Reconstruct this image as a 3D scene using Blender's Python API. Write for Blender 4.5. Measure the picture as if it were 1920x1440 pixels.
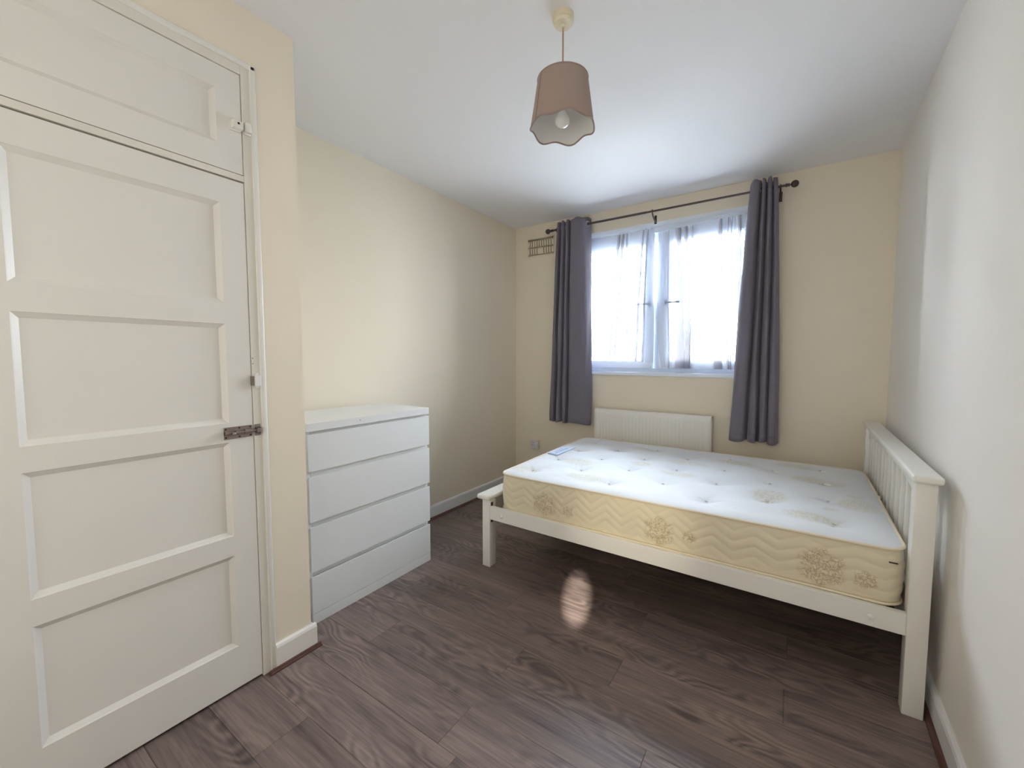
import bpy, bmesh, math, random
from mathutils import Vector, Matrix
random.seed(7)
C = bpy.context.scene.collection
for o in list(bpy.data.objects):
    bpy.data.objects.remove(o)

# ------------------------------------------------------------------ camera
YAW, PITCH, ROLL = 0.59388, -0.06321, 0.0007
CAM = Vector((2.4031, -3.6284, 1.3185))
fw = Vector((-math.sin(YAW)*math.cos(PITCH), math.cos(YAW)*math.cos(PITCH), math.sin(PITCH)))
rt = Vector((math.cos(YAW), math.sin(YAW), 0))
up = rt.cross(fw)
rt2 = rt*math.cos(ROLL) + up*math.sin(ROLL)
up2 = up*math.cos(ROLL) - rt*math.sin(ROLL)
cd = bpy.data.cameras.new('camera')
cam = bpy.data.objects.new('camera', cd)
C.objects.link(cam)
M3 = Matrix((rt2, up2, -fw)).transposed()
cam.matrix_world = Matrix.Translation(CAM) @ M3.to_4x4()
cd.sensor_fit = 'HORIZONTAL'
cd.sensor_width = 36.0
cd.lens = 36.0*773.0/1920.0
cd.clip_start = 0.02
cd.clip_end = 500
sc = bpy.context.scene
sc.camera = cam

# ------------------------------------------------------------------ world, lamps, exposure
H = 2.644
W = bpy.data.worlds.new('sky')
sc.world = W
W.use_nodes = True
wn, wl = W.node_tree.nodes, W.node_tree.links
wn.clear()
tc = wn.new('ShaderNodeTexCoord')
sp = wn.new('ShaderNodeSeparateXYZ')
rp = wn.new('ShaderNodeValToRGB')
bg = wn.new('ShaderNodeBackground')
wo = wn.new('ShaderNodeOutputWorld')
wl.new(tc.outputs['Generated'], sp.inputs[0])
wl.new(sp.outputs['Z'], rp.inputs[0])
wl.new(rp.outputs[0], bg.inputs[0])
wl.new(bg.outputs[0], wo.inputs[0])
rp.color_ramp.elements[0].position = 0.0
rp.color_ramp.elements[0].color = (0.985, 0.965, 1.0, 1)
rp.color_ramp.elements[1].position = 0.8
rp.color_ramp.elements[1].color = (0.68, 0.80, 1.0, 1)
bg.inputs['Strength'].default_value = 30.0

def lamp(name, kind, loc, target, energy, color, **kw):
    l = bpy.data.lights.new(name, kind)
    l.energy = energy
    l.color = color
    for k, v in kw.items():
        setattr(l, k, v)
    o = bpy.data.objects.new(name, l)
    C.objects.link(o)
    o.location = loc
    d = Vector(target) - Vector(loc)
    o.rotation_euler = d.to_track_quat('-Z', 'Y').to_euler()
    return o

# guides sky sampling through the window opening (emits nothing itself)
pl = bpy.data.lights.new('window_portal', 'AREA')
pl.shape = 'RECTANGLE'
pl.size, pl.size_y = 1.46, 1.31
po = bpy.data.objects.new('window_portal', pl)
C.objects.link(po)
po.location = (1.415, 0.24, 1.82)
po.rotation_euler = (-math.pi/2, 0, 0)
try:
    pl.cycles.is_portal = True
except Exception:
    pass
# sun on the street outside, coming from behind the house
sun = lamp('sun', 'SUN', (0, -10, 30), (6, 10, 0), 14.0, (1.0, 0.95, 0.86), angle=0.01)
# added fill light behind the camera, lifts the room's overall brightness
lamp('fill_light', 'AREA', (1.75, -4.42, 1.45), (1.7, 0, 1.25), 8.0, (1.0, 0.97, 0.92), shape='RECTANGLE', size=1.7, size_y=2.0)
# low sun slipping in behind the camera: a small patch on the floor, a soft one on the mattress side
lamp('sun_sliver', 'SPOT', (2.62, -4.40, 0.95), (1.475, -1.62, 0.0), 1700.0, (1.0, 0.95, 0.86), spot_size=math.radians(3.5), spot_blend=1.0, shadow_soft_size=0.01)
lamp('sun_glow', 'SPOT', (2.62, -4.40, 1.30), (1.75, -1.58, 0.46), 60.0, (1.0, 0.88, 0.70), spot_size=math.radians(15), spot_blend=1.0, shadow_soft_size=0.03)

sc.view_settings.view_transform = 'Standard'
sc.view_settings.look = 'None'
sc.view_settings.gamma = 1.0
sc.view_settings.use_curve_mapping = False
sc.view_settings.exposure = 0.82
cy = sc.cycles
cy.use_denoising = True
cy.max_bounces = 10
cy.diffuse_bounces = 6
cy.glossy_bounces = 4
cy.transmission_bounces = 8
cy.transparent_max_bounces = 20
cy.sample_clamp_indirect = 8.0
cy.caustics_reflective = False
cy.caustics_refractive = False

# ------------------------------------------------------------------ helpers
class B:
    """collects shapes in world coordinates"""
    def __init__(s):
        s.bm = bmesh.new()
    def _merge(s, t):
        me = bpy.data.meshes.new('t')
        t.to_mesh(me)
        t.free()
        s.bm.from_mesh(me)
        bpy.data.meshes.remove(me)
    def box(s, x0, y0, z0, x1, y1, z1, bev=0.0, seg=2, fn=None):
        t = bmesh.new()
        bmesh.ops.create_cube(t, size=1.0)
        for v in t.verts:
            v.co = Vector(((x0+x1)/2 + v.co.x*(x1-x0), (y0+y1)/2 + v.co.y*(y1-y0), (z0+z1)/2 + v.co.z*(z1-z0)))
        if bev > 0:
            bmesh.ops.bevel(t, geom=list(t.edges), offset=bev, segments=seg, profile=0.5, affect='EDGES')
        if fn:
            for v in t.verts:
                v.co = fn(v.co)
        s._merge(t)
        return s
    def poly(s, pts, ext, bev=0.0):
        """closed polygon pts (3d) extruded by vector ext"""
        t = bmesh.new()
        vs = [t.verts.new(p) for p in pts]
        f = t.faces.new(vs)
        r = bmesh.ops.extrude_face_region(t, geom=[f])
        for v in r['geom']:
            if isinstance(v, bmesh.types.BMVert):
                v.co += Vector(ext)
        bmesh.ops.recalc_face_normals(t, faces=t.faces)
        if bev > 0:
            bmesh.ops.bevel(t, geom=list(t.edges), offset=bev, segments=2, profile=0.5, affect='EDGES')
        s._merge(t)
        return s
    def lathe(s, prof, origin, axis=(0, 0, 1), n=24):
        """prof: list of (radius, height along axis)"""
        t = bmesh.new()
        ax = Vector(axis).normalized()
        q = Vector((0, 0, 1)).rotation_difference(ax)
        rings = []
        for r, h in prof:
            if r < 1e-6:
                rings.append([t.verts.new(Vector(origin) + q @ Vector((0, 0, h)))])
            else:
                rings.append([t.verts.new(Vector(origin) + q @ Vector((r*math.cos(2*math.pi*k/n), r*math.sin(2*math.pi*k/n), h))) for k in range(n)])
        for a, b in zip(rings, rings[1:]):
            for k in range(n):
                k2 = (k+1) % n
                if len(a) == 1 and len(b) == 1:
                    continue
                if len(a) == 1:
                    t.faces.new((a[0], b[k], b[k2]))
                elif len(b) == 1:
                    t.faces.new((a[k], a[k2], b[0]))
                else:
                    t.faces.new((a[k], a[k2], b[k2], b[k]))
        if len(rings[0]) > 1:
            t.faces.new(rings[0])
        if len(rings[-1]) > 1:
            t.faces.new(rings[-1])
        bmesh.ops.recalc_face_normals(t, faces=t.faces)
        s._merge(t)
        return s
    def cyl(s, p0, p1, r, n=20, r2=None):
        p0, p1 = Vector(p0), Vector(p1)
        L = (p1-p0).length
        return s.lathe([(r, 0), (r if r2 is None else r2, L)], p0, p1-p0, n)
    def tube(s, pts, r, n=8, closed=False):
        t = bmesh.new()
        pts = [Vector(p) for p in pts]
        N = len(pts)
        rings = []
        for i, p in enumerate(pts):
            a = pts[(i-1) % N] if (closed or i > 0) else p
            b = pts[(i+1) % N] if (closed or i < N-1) else p
            d = (b-a).normalized()
            ref = Vector((0, 0, 1)) if abs(d.z) < 0.9 else Vector((1, 0, 0))
            u = d.cross(ref).normalized()
            w = d.cross(u).normalized()
            rings.append([t.verts.new(p + u*r*math.cos(2*math.pi*k/n) + w*r*math.sin(2*math.pi*k/n)) for k in range(n)])
        rng = range(N) if closed else range(N-1)
        for i in rng:
            a, b = rings[i], rings[(i+1) % N]
            for k in range(n):
                t.faces.new((a[k], a[(k+1) % n], b[(k+1) % n], b[k]))
        if not closed:
            t.faces.new(rings[0])
            t.faces.new(rings[-1])
        bmesh.ops.recalc_face_normals(t, faces=t.faces)
        s._merge(t)
        return s
    def torus(s, c, axis, R, r, n=24, m=8):
        ax = Vector(axis).normalized()
        q = Vector((0, 0, 1)).rotation_difference(ax)
        pts = [Vector(c) + q @ Vector((R*math.cos(2*math.pi*k/n), R*math.sin(2*math.pi*k/n), 0)) for k in range(n)]
        return s.tube(pts, r, m, closed=True)
    def ball(s, c, r, sx=1, sy=1, sz=1, n=20):
        t = bmesh.new()
        bmesh.ops.create_uvsphere(t, u_segments=n, v_segments=n//2, radius=r)
        for v in t.verts:
            v.co = Vector((c[0]+v.co.x*sx, c[1]+v.co.y*sy, c[2]+v.co.z*sz))
        s._merge(t)
        return s
    def sheet(s, rows, smooth=True):
        vs = [[s.bm.verts.new(p) for p in row] for row in rows]
        for a, b in zip(vs, vs[1:]):
            for i in range(len(a)-1):
                s.bm.faces.new((a[i], a[i+1], b[i+1], b[i]))
        return s

def wloc(o):
    v = Vector((0, 0, 0))
    while o is not None:
        v = v + o.location
        o = o.parent
    return v

def obj(name, b, mat, parent=None, loc=None, smooth=False, angle=35):
    """links ONE mesh object. b in world coordinates"""
    me = bpy.data.meshes.new(name)
    base = wloc(parent) if parent is not None else Vector(loc if loc is not None else (0, 0, 0))
    bm = b.bm
    for v in bm.verts:
        v.co -= base
    if smooth:
        lim = math.radians(angle)
        for f in bm.faces:
            f.smooth = True
        for e in bm.edges:
            if len(e.link_faces) == 2:
                e.smooth = e.calc_face_angle(0) < lim
    bm.to_mesh(me)
    bm.free()
    o = bpy.data.objects.new(name, me)
    C.objects.link(o)
    if mat is not None:
        for m in (mat if isinstance(mat, (list, tuple)) else [mat]):
            me.materials.append(m)
    if parent is not None:
        o.parent = parent
    else:
        o.location = base
    return o

def tag(o, label, cat=None, group=None):
    o['label'] = label
    if cat:
        o['category'] = cat
    if group:
        o['group'] = group
    return o

def struct(o, label=None):
    o['kind'] = 'structure'
    if label:
        o['label'] = label
    return o

def thing(name, loc, label, cat, group=None):
    o = bpy.data.objects.new(name, None)
    o.empty_display_size = 0.1
    C.objects.link(o)
    o.location = loc
    return tag(o, label, cat, group)

# ------------------------------------------------------------------ materials
def mat(name, col, rough=0.5, metal=0.0, spec=0.5, bump=None, noise=None, sheen=0.0, coat=0.0):
    m = bpy.data.materials.new(name)
    m.use_nodes = True
    nt = m.node_tree
    n, l = nt.nodes, nt.links
    p = n['Principled BSDF']
    p.inputs['Base Color'].default_value = (*col, 1)
    p.inputs['Roughness'].default_value = rough
    p.inputs['Metallic'].default_value = metal
    p.inputs['Specular IOR Level'].default_value = spec
    p.inputs['Sheen Weight'].default_value = sheen
    p.inputs['Coat Weight'].default_value = coat
    tcn = n.new('ShaderNodeTexCoord')
    if noise:      # (scale, amount): faint mottling
        t = n.new('ShaderNodeTexNoise')
        t.inputs['Scale'].default_value = noise[0]
        t.inputs['Detail'].default_value = 4
        l.new(tcn.outputs['Object'], t.inputs['Vector'])
        mx = n.new('ShaderNodeMix')
        mx.data_type = 'RGBA'
        mx.inputs[6].default_value = (*[c*(1-noise[1]) for c in col], 1)
        mx.inputs[7].default_value = (*[min(1, c*(1+noise[1])) for c in col], 1)
        l.new(t.outputs['Fac'], mx.inputs[0])
        l.new(mx.outputs[2], p.inputs['Base Color'])
    if bump:       # (scale, strength, distance)
        t = n.new('ShaderNodeTexNoise')
        t.inputs['Scale'].default_value = bump[0]
        t.inputs['Detail'].default_value = 5
        l.new(tcn.outputs['Object'], t.inputs['Vector'])
        bn = n.new('ShaderNodeBump')
        bn.inputs['Strength'].default_value = bump[1]
        bn.inputs['Distance'].default_value = bump[2]
        l.new(t.outputs['Fac'], bn.inputs['Height'])
        l.new(bn.outputs['Normal'], p.inputs['Normal'])
    return m

M = {}
M['wall'] = mat('cream_wall_paint', (0.82, 0.745, 0.605), 0.75, bump=(60, 0.12, 0.003), noise=(1.2, 0.015))
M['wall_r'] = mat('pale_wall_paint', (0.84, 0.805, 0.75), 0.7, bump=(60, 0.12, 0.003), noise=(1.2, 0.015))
M['ceil'] = mat('ceiling_paint', (0.85, 0.845, 0.85), 0.85, bump=(40, 0.1, 0.003))
M['gloss'] = mat('white_gloss_paint', (0.80, 0.785, 0.73), 0.32, bump=(25, 0.10, 0.003), noise=(6, 0.01))
M['door'] = mat('painted_door', (0.76, 0.745, 0.69), 0.38, bump=(90, 0.12, 0.002), noise=(5, 0.015))
M['frame'] = mat('door_frame_paint', (0.74, 0.72, 0.64), 0.38, bump=(40, 0.12, 0.002), noise=(5, 0.02))
M['skirt'] = mat('skirting_paint', (0.78, 0.79, 0.79), 0.35, bump=(30, 0.12, 0.002))
M['bead'] = mat('brown_bead', (0.11, 0.05, 0.038), 0.4, noise=(30, 0.25))
M['upvc'] = mat('white_upvc', (0.76, 0.84, 0.95), 0.3)
M['seal'] = mat('grey_seal', (0.35, 0.4, 0.5), 0.6)
M['chest'] = mat('white_foil', (0.80, 0.82, 0.81), 0.35)
M['chest_dark'] = mat('chest_inner', (0.70, 0.72, 0.71), 0.5)
M['bed'] = mat('bed_white_lacquer', (0.83, 0.82, 0.77), 0.3)
M['slot'] = mat('dark_slot', (0.03, 0.022, 0.018), 0.7)
M['metal'] = mat('brushed_bolt_metal', (0.34, 0.29, 0.26), 0.38, metal=0.85, noise=(200, 0.2))
M['pole'] = mat('dark_pewter', (0.085, 0.07, 0.068), 0.35, metal=0.6)
M['ring'] = mat('chrome_eyelet', (0.75, 0.75, 0.78), 0.2, metal=1.0)
M['plastic'] = mat('white_plastic', (0.80, 0.80, 0.78), 0.35)
M['socket'] = mat('socket_plastic', (0.72, 0.70, 0.74), 0.35)
M['dark'] = mat('dark_hole', (0.04, 0.035, 0.03), 0.8)
M['vent'] = mat('painted_vent', (0.80, 0.72, 0.56), 0.6)
M['rad'] = mat('radiator_enamel', (0.82, 0.80, 0.74), 0.35)
M['shade'] = mat('mauve_beige_fabric', (0.35, 0.268, 0.235), 0.85, bump=(400, 0.25, 0.001), noise=(3, 0.04))
M['shade_in'] = mat('shade_lining', (0.74, 0.73, 0.70), 0.8)
M['trim'] = mat('shade_binding', (0.30, 0.225, 0.20), 0.8)
M['rose'] = mat('aged_cream_plastic', (0.74, 0.67, 0.50), 0.35)
M['flex'] = mat('gold_flex', (0.42, 0.30, 0.20), 0.5)
M['slat_w'] = mat('pine_slat', (0.55, 0.42, 0.28), 0.6, noise=(8, 0.1))
M['facade'] = mat('pale_render', (0.75, 0.74, 0.70), 0.8, noise=(0.5, 0.05))
M['pane_far'] = mat('far_window_glass', (0.16, 0.22, 0.25), 0.2)
M['ground'] = mat('pale_paving', (0.5, 0.5, 0.49), 0.9, noise=(0.3, 0.08))

# bulb: milky glass, unlit
M['bulb'] = mat('milky_bulb', (0.85, 0.84, 0.80), 0.15, coat=0.3)

# curtain fabric
def fabric():
    m = mat('slate_mauve_curtain', (0.205, 0.188, 0.235), 0.9, sheen=0.25)
    nt = m.node_tree
    n, l = nt.nodes, nt.links
    p = n['Principled BSDF']
    tcn = n.new('ShaderNodeTexCoord')
    mp = n.new('ShaderNodeMapping')
    mp.inputs['Scale'].default_value = (7, 7, 3.2)
    l.new(tcn.outputs['Object'], mp.inputs[0])
    t = n.new('ShaderNodeTexNoise')
    t.inputs['Scale'].default_value = 2.0
    t.inputs['Detail'].default_value = 3
    l.new(mp.outputs[0], t.inputs['Vector'])
    t2 = n.new('ShaderNodeTexNoise')
    t2.inputs['Scale'].default_value = 420
    l.new(tcn.outputs['Object'], t2.inputs['Vector'])
    b1 = n.new('ShaderNodeBump')
    b1.inputs['Strength'].default_value = 0.35
    b1.inputs['Distance'].default_value = 0.02
    l.new(t.outputs['Fac'], b1.inputs['Height'])
    b2 = n.new('ShaderNodeBump')
    b2.inputs['Strength'].default_value = 0.2
    b2.inputs['Distance'].default_value = 0.001
    l.new(t2.outputs['Fac'], b2.inputs['Height'])
    l.new(b1.outputs[0], b2.inputs['Normal'])
    l.new(b2.outputs[0], p.inputs['Normal'])
    # a little daylight glows through the cloth
    tr = n.new('ShaderNodeBsdfTranslucent')
    tr.inputs[0].default_value = (0.20, 0.17, 0.22, 1)
    mx = n.new('ShaderNodeMixShader')
    mx.inputs[0].default_value = 0.15
    l.new(p.outputs[0], mx.inputs[1])
    l.new(tr.outputs[0], mx.inputs[2])
    l.new(mx.outputs[0], n['Material Output'].inputs['Surface'])
    return m
M['curtain'] = fabric()

def sheer(name='white_voile', dens=0.30, tfrac=0.12):
    m = bpy.data.materials.new(name)
    m.use_nodes = True
    n, l = m.node_tree.nodes, m.node_tree.links
    n.clear()
    out = n.new('ShaderNodeOutputMaterial')
    tr = n.new('ShaderNodeBsdfTransparent')
    di = n.new('ShaderNodeBsdfDiffuse')
    di.inputs[0].default_value = (0.84, 0.86, 0.94, 1)
    tl = n.new('ShaderNodeBsdfTranslucent')
    tl.inputs[0].default_value = (0.66, 0.74, 0.92, 1)
    a = n.new('ShaderNodeMixShader')
    a.inputs[0].default_value = tfrac
    b = n.new('ShaderNodeMixShader')
    b.inputs[0].default_value = dens
    l.new(di.outputs[0], a.inputs[1])
    l.new(tl.outputs[0], a.inputs[2])
    l.new(tr.outputs[0], b.inputs[1])
    l.new(a.outputs[0], b.inputs[2])
    l.new(b.outputs[0], out.inputs[0])
    return m
M['sheer'] = sheer()
M['sheer_gathered'] = sheer('gathered_voile', 0.66, 0.05)

def glass():
    m = bpy.data.materials.new('window_glass')
    m.use_nodes = True
    n, l = m.node_tree.nodes, m.node_tree.links
    n.clear()
    out = n.new('ShaderNodeOutputMaterial')
    tr = n.new('ShaderNodeBsdfTransparent')
    tr.inputs[0].default_value = (0.95, 0.975, 0.98, 1)
    gl = n.new('ShaderNodeBsdfGlossy')
    gl.inputs['Roughness'].default_value = 0.02
    fr = n.new('ShaderNodeFresnel')
    fr.inputs[0].default_value = 1.3
    b = n.new('ShaderNodeMixShader')
    l.new(fr.outputs[0], b.inputs[0])
    l.new(tr.outputs[0], b.inputs[1])
    l.new(gl.outputs[0], b.inputs[2])
    l.new(b.outputs[0], out.inputs[0])
    return m
M['glass'] = glass()

def wood():
    m = bpy.data.materials.new('dark_oak_laminate')
    m.use_nodes = True
    n, l = m.node_tree.nodes, m.node_tree.links
    p = n['Principled BSDF']
    def N(t, **k):
        x = n.new(t)
        for a, b in k.items():
            x.inputs[a].default_value = b
        return x
    tcn = n.new('ShaderNodeTexCoord')
    oi = n.new('ShaderNodeObjectInfo')
    geo = n.new('ShaderNodeNewGeometry')
    # per plank shift of the pattern
    mul = n.new('ShaderNodeVectorMath'); mul.operation = 'SCALE'
    cmb = n.new('ShaderNodeCombineXYZ')
    r17 = n.new('ShaderNodeMath'); r17.operation = 'MULTIPLY'; r17.inputs[1].default_value = 37.0
    l.new(oi.outputs['Random'], r17.inputs[0])
    l.new(r17.outputs[0], cmb.inputs[0]); l.new(r17.outputs[0], cmb.inputs[2])
    add = n.new('ShaderNodeVectorMath'); add.operation = 'ADD'
    l.new(tcn.outputs['Object'], add.inputs[0]); l.new(cmb.outputs[0], add.inputs[1])
    # warp
    mpw = n.new('ShaderNodeMapping'); mpw.inputs['Scale'].default_value = (1.8, 5.5, 1)
    l.new(add.outputs[0], mpw.inputs[0])
    nw = N('ShaderNodeTexNoise', Scale=1.0, Detail=2.0)
    l.new(mpw.outputs[0], nw.inputs['Vector'])
    # growth rings: contour lines of the stretched noise -> cathedral grain
    ring = n.new('ShaderNodeMath'); ring.operation = 'MULTIPLY'; ring.inputs[1].default_value = 95.0
    l.new(nw.outputs['Fac'], ring.inputs[0])
    sn = n.new('ShaderNodeMath'); sn.operation = 'SINE'
    l.new(ring.outputs[0], sn.inputs[0])
    # fine fibres
    mpf = n.new('ShaderNodeMapping'); mpf.inputs['Scale'].default_value = (4, 110, 1)
    l.new(add.outputs[0], mpf.inputs[0])
    nf = N('ShaderNodeTexNoise', Scale=1.0, Detail=5.0, Roughness=0.65)
    l.new(mpf.outputs[0], nf.inputs['Vector'])
    # broad streaks
    mps = n.new('ShaderNodeMapping'); mps.inputs['Scale'].default_value = (1.3, 14, 1)
    l.new(add.outputs[0], mps.inputs[0])
    ns = N('ShaderNodeTexNoise', Scale=1.0, Detail=4.0, Roughness=0.6)
    l.new(mps.outputs[0], ns.inputs['Vector'])
    # knots
    mpk = n.new('ShaderNodeMapping'); mpk.inputs['Scale'].default_value = (2.2, 6.5, 1)
    l.new(add.outputs[0], mpk.inputs[0])
    vk = N('ShaderNodeTexVoronoi', Scale=1.0)
    l.new(mpk.outputs[0], vk.inputs['Vector'])
    kr = n.new('ShaderNodeValToRGB')
    kr.color_ramp.elements[0].position = 0.0; kr.color_ramp.elements[0].color = (1, 1, 1, 1)
    kr.color_ramp.elements[1].position = 0.17; kr.color_ramp.elements[1].color = (0, 0, 0, 1)
    l.new(vk.outputs['Distance'], kr.inputs[0])
    def M_(op, a, b):
        x = n.new('ShaderNodeMath'); x.operation = op
        for i, v in enumerate((a, b)):
            if isinstance(v, (int, float)):
                x.inputs[i].default_value = v
            else:
                l.new(v, x.inputs[i])
        return x.outputs[0]
    # ring lines show only on part of each plank
    gate = n.new('ShaderNodeValToRGB')
    gate.color_ramp.elements[0].position = 0.42
    gate.color_ramp.elements[1].position = 0.66
    mpg = n.new('ShaderNodeMapping'); mpg.inputs['Scale'].default_value = (1.6, 5, 1); mpg.inputs['Location'].default_value = (5, 3, 0)
    l.new(add.outputs[0], mpg.inputs[0])
    ng = N('ShaderNodeTexNoise', Scale=1.0, Detail=1.0)
    l.new(mpg.outputs[0], ng.inputs['Vector'])
    l.new(ng.outputs['Fac'], gate.inputs[0])
    lines = M_('MULTIPLY', M_('MULTIPLY', sn.outputs[0], gate.outputs[0]), 0.10)
    v = M_('ADD', M_('MULTIPLY', nf.outputs['Fac'], 0.55), M_('MULTIPLY', ns.outputs['Fac'], 0.58))
    v = M_('SUBTRACT', M_('ADD', v, lines), 0.045)
    v = M_('SUBTRACT', v, M_('MULTIPLY', kr.outputs[0], 0.16))
    cr = n.new('ShaderNodeValToRGB')
    e = cr.color_ramp.elements
    e[0].position = 0.30; e[0].color = (0.072, 0.051, 0.047, 1)
    e[1].position = 0.74; e[1].color = (0.285, 0.210, 0.172, 1)
    k = cr.color_ramp.elements.new(0.50); k.color = (0.162, 0.116, 0.103, 1)
    l.new(v, cr.inputs[0])
    # plank tone
    hv = n.new('ShaderNodeHueSaturation')
    l.new(cr.outputs[0], hv.inputs['Color'])
    l.new(M_('ADD', M_('MULTIPLY', oi.outputs['Random'], 0.34), 0.86), hv.inputs['Value'])
    hv.inputs['Saturation'].default_value = 0.9
    l.new(hv.outputs[0], p.inputs['Base Color'])
    l.new(M_('ADD', M_('MULTIPLY', ns.outputs['Fac'], 0.16), 0.32), p.inputs['Roughness'])
    p.inputs['Specular IOR Level'].default_value = 0.45
    bn = n.new('ShaderNodeBump')
    bn.inputs['Strength'].default_value = 0.12
    bn.inputs['Distance'].default_value = 0.0015
    l.new(v, bn.inputs['Height'])
    l.new(bn.outputs[0], p.inputs['Normal'])
    return m
M['wood'] = wood()
M['joint'] = mat('plank_joint', (0.17, 0.125, 0.105), 0.5)

def quilt(name, base, pat, scale, cut, bumpd, fill):
    """mattress cloth; a mesh attribute says where the woven flower patches lie"""
    m = bpy.data.materials.new(name)
    m.use_nodes = True
    n, l = m.node_tree.nodes, m.node_tree.links
    p = n['Principled BSDF']
    p.inputs['Roughness'].default_value = 0.75
    p.inputs['Sheen Weight'].default_value = 0.3
    tcn = n.new('ShaderNodeTexCoord')
    nz = n.new('ShaderNodeTexNoise')
    nz.inputs['Scale'].default_value = 45
    nz.inputs['Detail'].default_value = 2
    l.new(tcn.outputs['Object'], nz.inputs['Vector'])
    mixv = n.new('ShaderNodeMix'); mixv.data_type = 'VECTOR'
    mixv.inputs[0].default_value = 0.06
    l.new(tcn.outputs['Object'], mixv.inputs[4])
    l.new(nz.outputs['Color'], mixv.inputs[5])
    vo = n.new('ShaderNodeTexVoronoi')
    vo.feature = 'DISTANCE_TO_EDGE'
    vo.inputs['Scale'].default_value = scale
    l.new(mixv.outputs[1], vo.inputs['Vector'])
    rr = n.new('ShaderNodeValToRGB')
    rr.color_ramp.elements[0].position = 0.0; rr.color_ramp.elements[0].color = (1, 1, 1, 1)
    rr.color_ramp.elements[1].position = cut; rr.color_ramp.elements[1].color = (0, 0, 0, 1)
    l.new(vo.outputs['Distance'], rr.inputs[0])
    at = n.new('ShaderNodeAttribute')
    at.attribute_name = 'pattern'
    mm = n.new('ShaderNodeMath'); mm.operation = 'MULTIPLY'
    l.new(rr.outputs[0], mm.inputs[0]); l.new(at.outputs['Fac'], mm.inputs[1])
    ad = n.new('ShaderNodeMath'); ad.operation = 'MULTIPLY_ADD'
    ad.inputs[1].default_value = fill
    l.new(at.outputs['Fac'], ad.inputs[0]); l.new(mm.outputs[0], ad.inputs[2])
    ad.use_clamp = True
    mx = n.new('ShaderNodeMix'); mx.data_type = 'RGBA'
    mx.inputs[6].default_value = (*base, 1)
    mx.inputs[7].default_value = (*pat, 1)
    l.new(ad.outputs[0], mx.inputs[0])
    l.new(mx.outputs[2], p.inputs['Base Color'])
    n2 = n.new('ShaderNodeTexNoise'); n2.inputs['Scale'].default_value = 14
    n2.inputs['Detail'].default_value = 3
    l.new(tcn.outputs['Object'], n2.inputs['Vector'])
    b0 = n.new('ShaderNodeBump'); b0.inputs['Strength'].default_value = 0.25; b0.inputs['Distance'].default_value = bumpd
    l.new(n2.outputs['Fac'], b0.inputs['Height'])
    b1 = n.new('ShaderNodeBump'); b1.inputs['Strength'].default_value = 0.4; b1.inputs['Distance'].default_value = 0.002
    l.new(mm.outputs[0], b1.inputs['Height'])
    l.new(b0.outputs[0], b1.inputs['Normal'])
    l.new(b1.outputs[0], p.inputs['Normal'])
    return m
M['mtop'] = quilt('mattress_top_damask', (0.70, 0.725, 0.735), (0.60, 0.56, 0.42), 42, 0.13, 0.014, 0.22)
M['mside'] = quilt('mattress_side_cloth', (0.76, 0.685, 0.50), (0.50, 0.40, 0.23), 48, 0.13, 0.004, 0.10)
M['piping'] = mat('cream_piping', (0.78, 0.68, 0.50), 0.6)
M['label'] = mat('pale_blue_label', (0.66, 0.74, 0.90), 0.6)
M['ink'] = mat('blue_print', (0.10, 0.16, 0.42), 0.6)
M['tuft'] = mat('tuft_thread', (0.60, 0.57, 0.52), 0.8)
M['felt'] = mat('white_felt_button', (0.88, 0.87, 0.80), 0.8)

# ------------------------------------------------------------------ room shell
XC = 0.633                     # face of the built-in cupboard
YC = -2.643                    # its end
YB = -4.50                     # wall behind the camera
def xr(y):                     # right wall runs slightly askew
    return 2.940 + 0.032*y

slab = obj('floor', B().box(-0.2, YB-0.1, -0.14, 3.2, 0.05, -0.012), M['joint'])
struct(slab, 'dark brown oak-look laminate floor')
# planks run along x, 0.189 m wide, 1.22 m long, joints read from the photograph
PW, PL_ = 0.189, 1.222
joints = {0: 1.64, 1: 1.214, 2: 0.616, 3: 1.205, 4: 0.62, 5: 0.225, 6: 0.825, 7: 1.447,
          8: 0.31, 9: 0.98, 10: 0.55, 11: 1.15, 12: 0.2, 13: 0.8, 14: 1.3, 15: 0.5, 16: 1.0, 17: 0.1,
          -1: 0.35, -2: 0.95, -3: 0.15, -4: 0.7, -5: 1.1, -6: 0.5, -7: 0.9}
for k in range(-7, 18):
    ytop = -1.155 - PW*k
    ybot = ytop - PW
    y1, y0 = min(ytop, -0.0005), max(ybot, YB)
    if y1 - y0 < 0.004:
        continue
    x = joints.get(k, 0.5) % PL_ - PL_
    while x < 2.94:
        a, b = max(x, 0.0), min(x+PL_, xr((y0+y1)/2))
        if b - a > 0.01:
            g = 0.0004
            cx, cyy = (a+b)/2, (y0+y1)/2
            bb = B().box(a+g, y0+g, -0.012, b-g, y1-g, 0.0, bev=0.0008, seg=1)
            # own origin so that every plank carries its own grain
            me_o = obj('plank', bb, M['wood'])
            for v in me_o.data.vertices:
                v.co -= Vector((cx, cyy, 0))
            me_o.parent = slab
            me_o.location = (cx, cyy, 0)
        x += PL_

struct(obj('ceiling', B().box(-0.2, YB-0.1, H, 3.2, 0.3, H+0.12), M['ceil']), 'white painted ceiling')
struct(obj('wall_left', B().box(-0.12, YB-0.1, -0.1, 0.0, 0.25, H), M['wall']), 'cream wall behind the chest of drawers')
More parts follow.
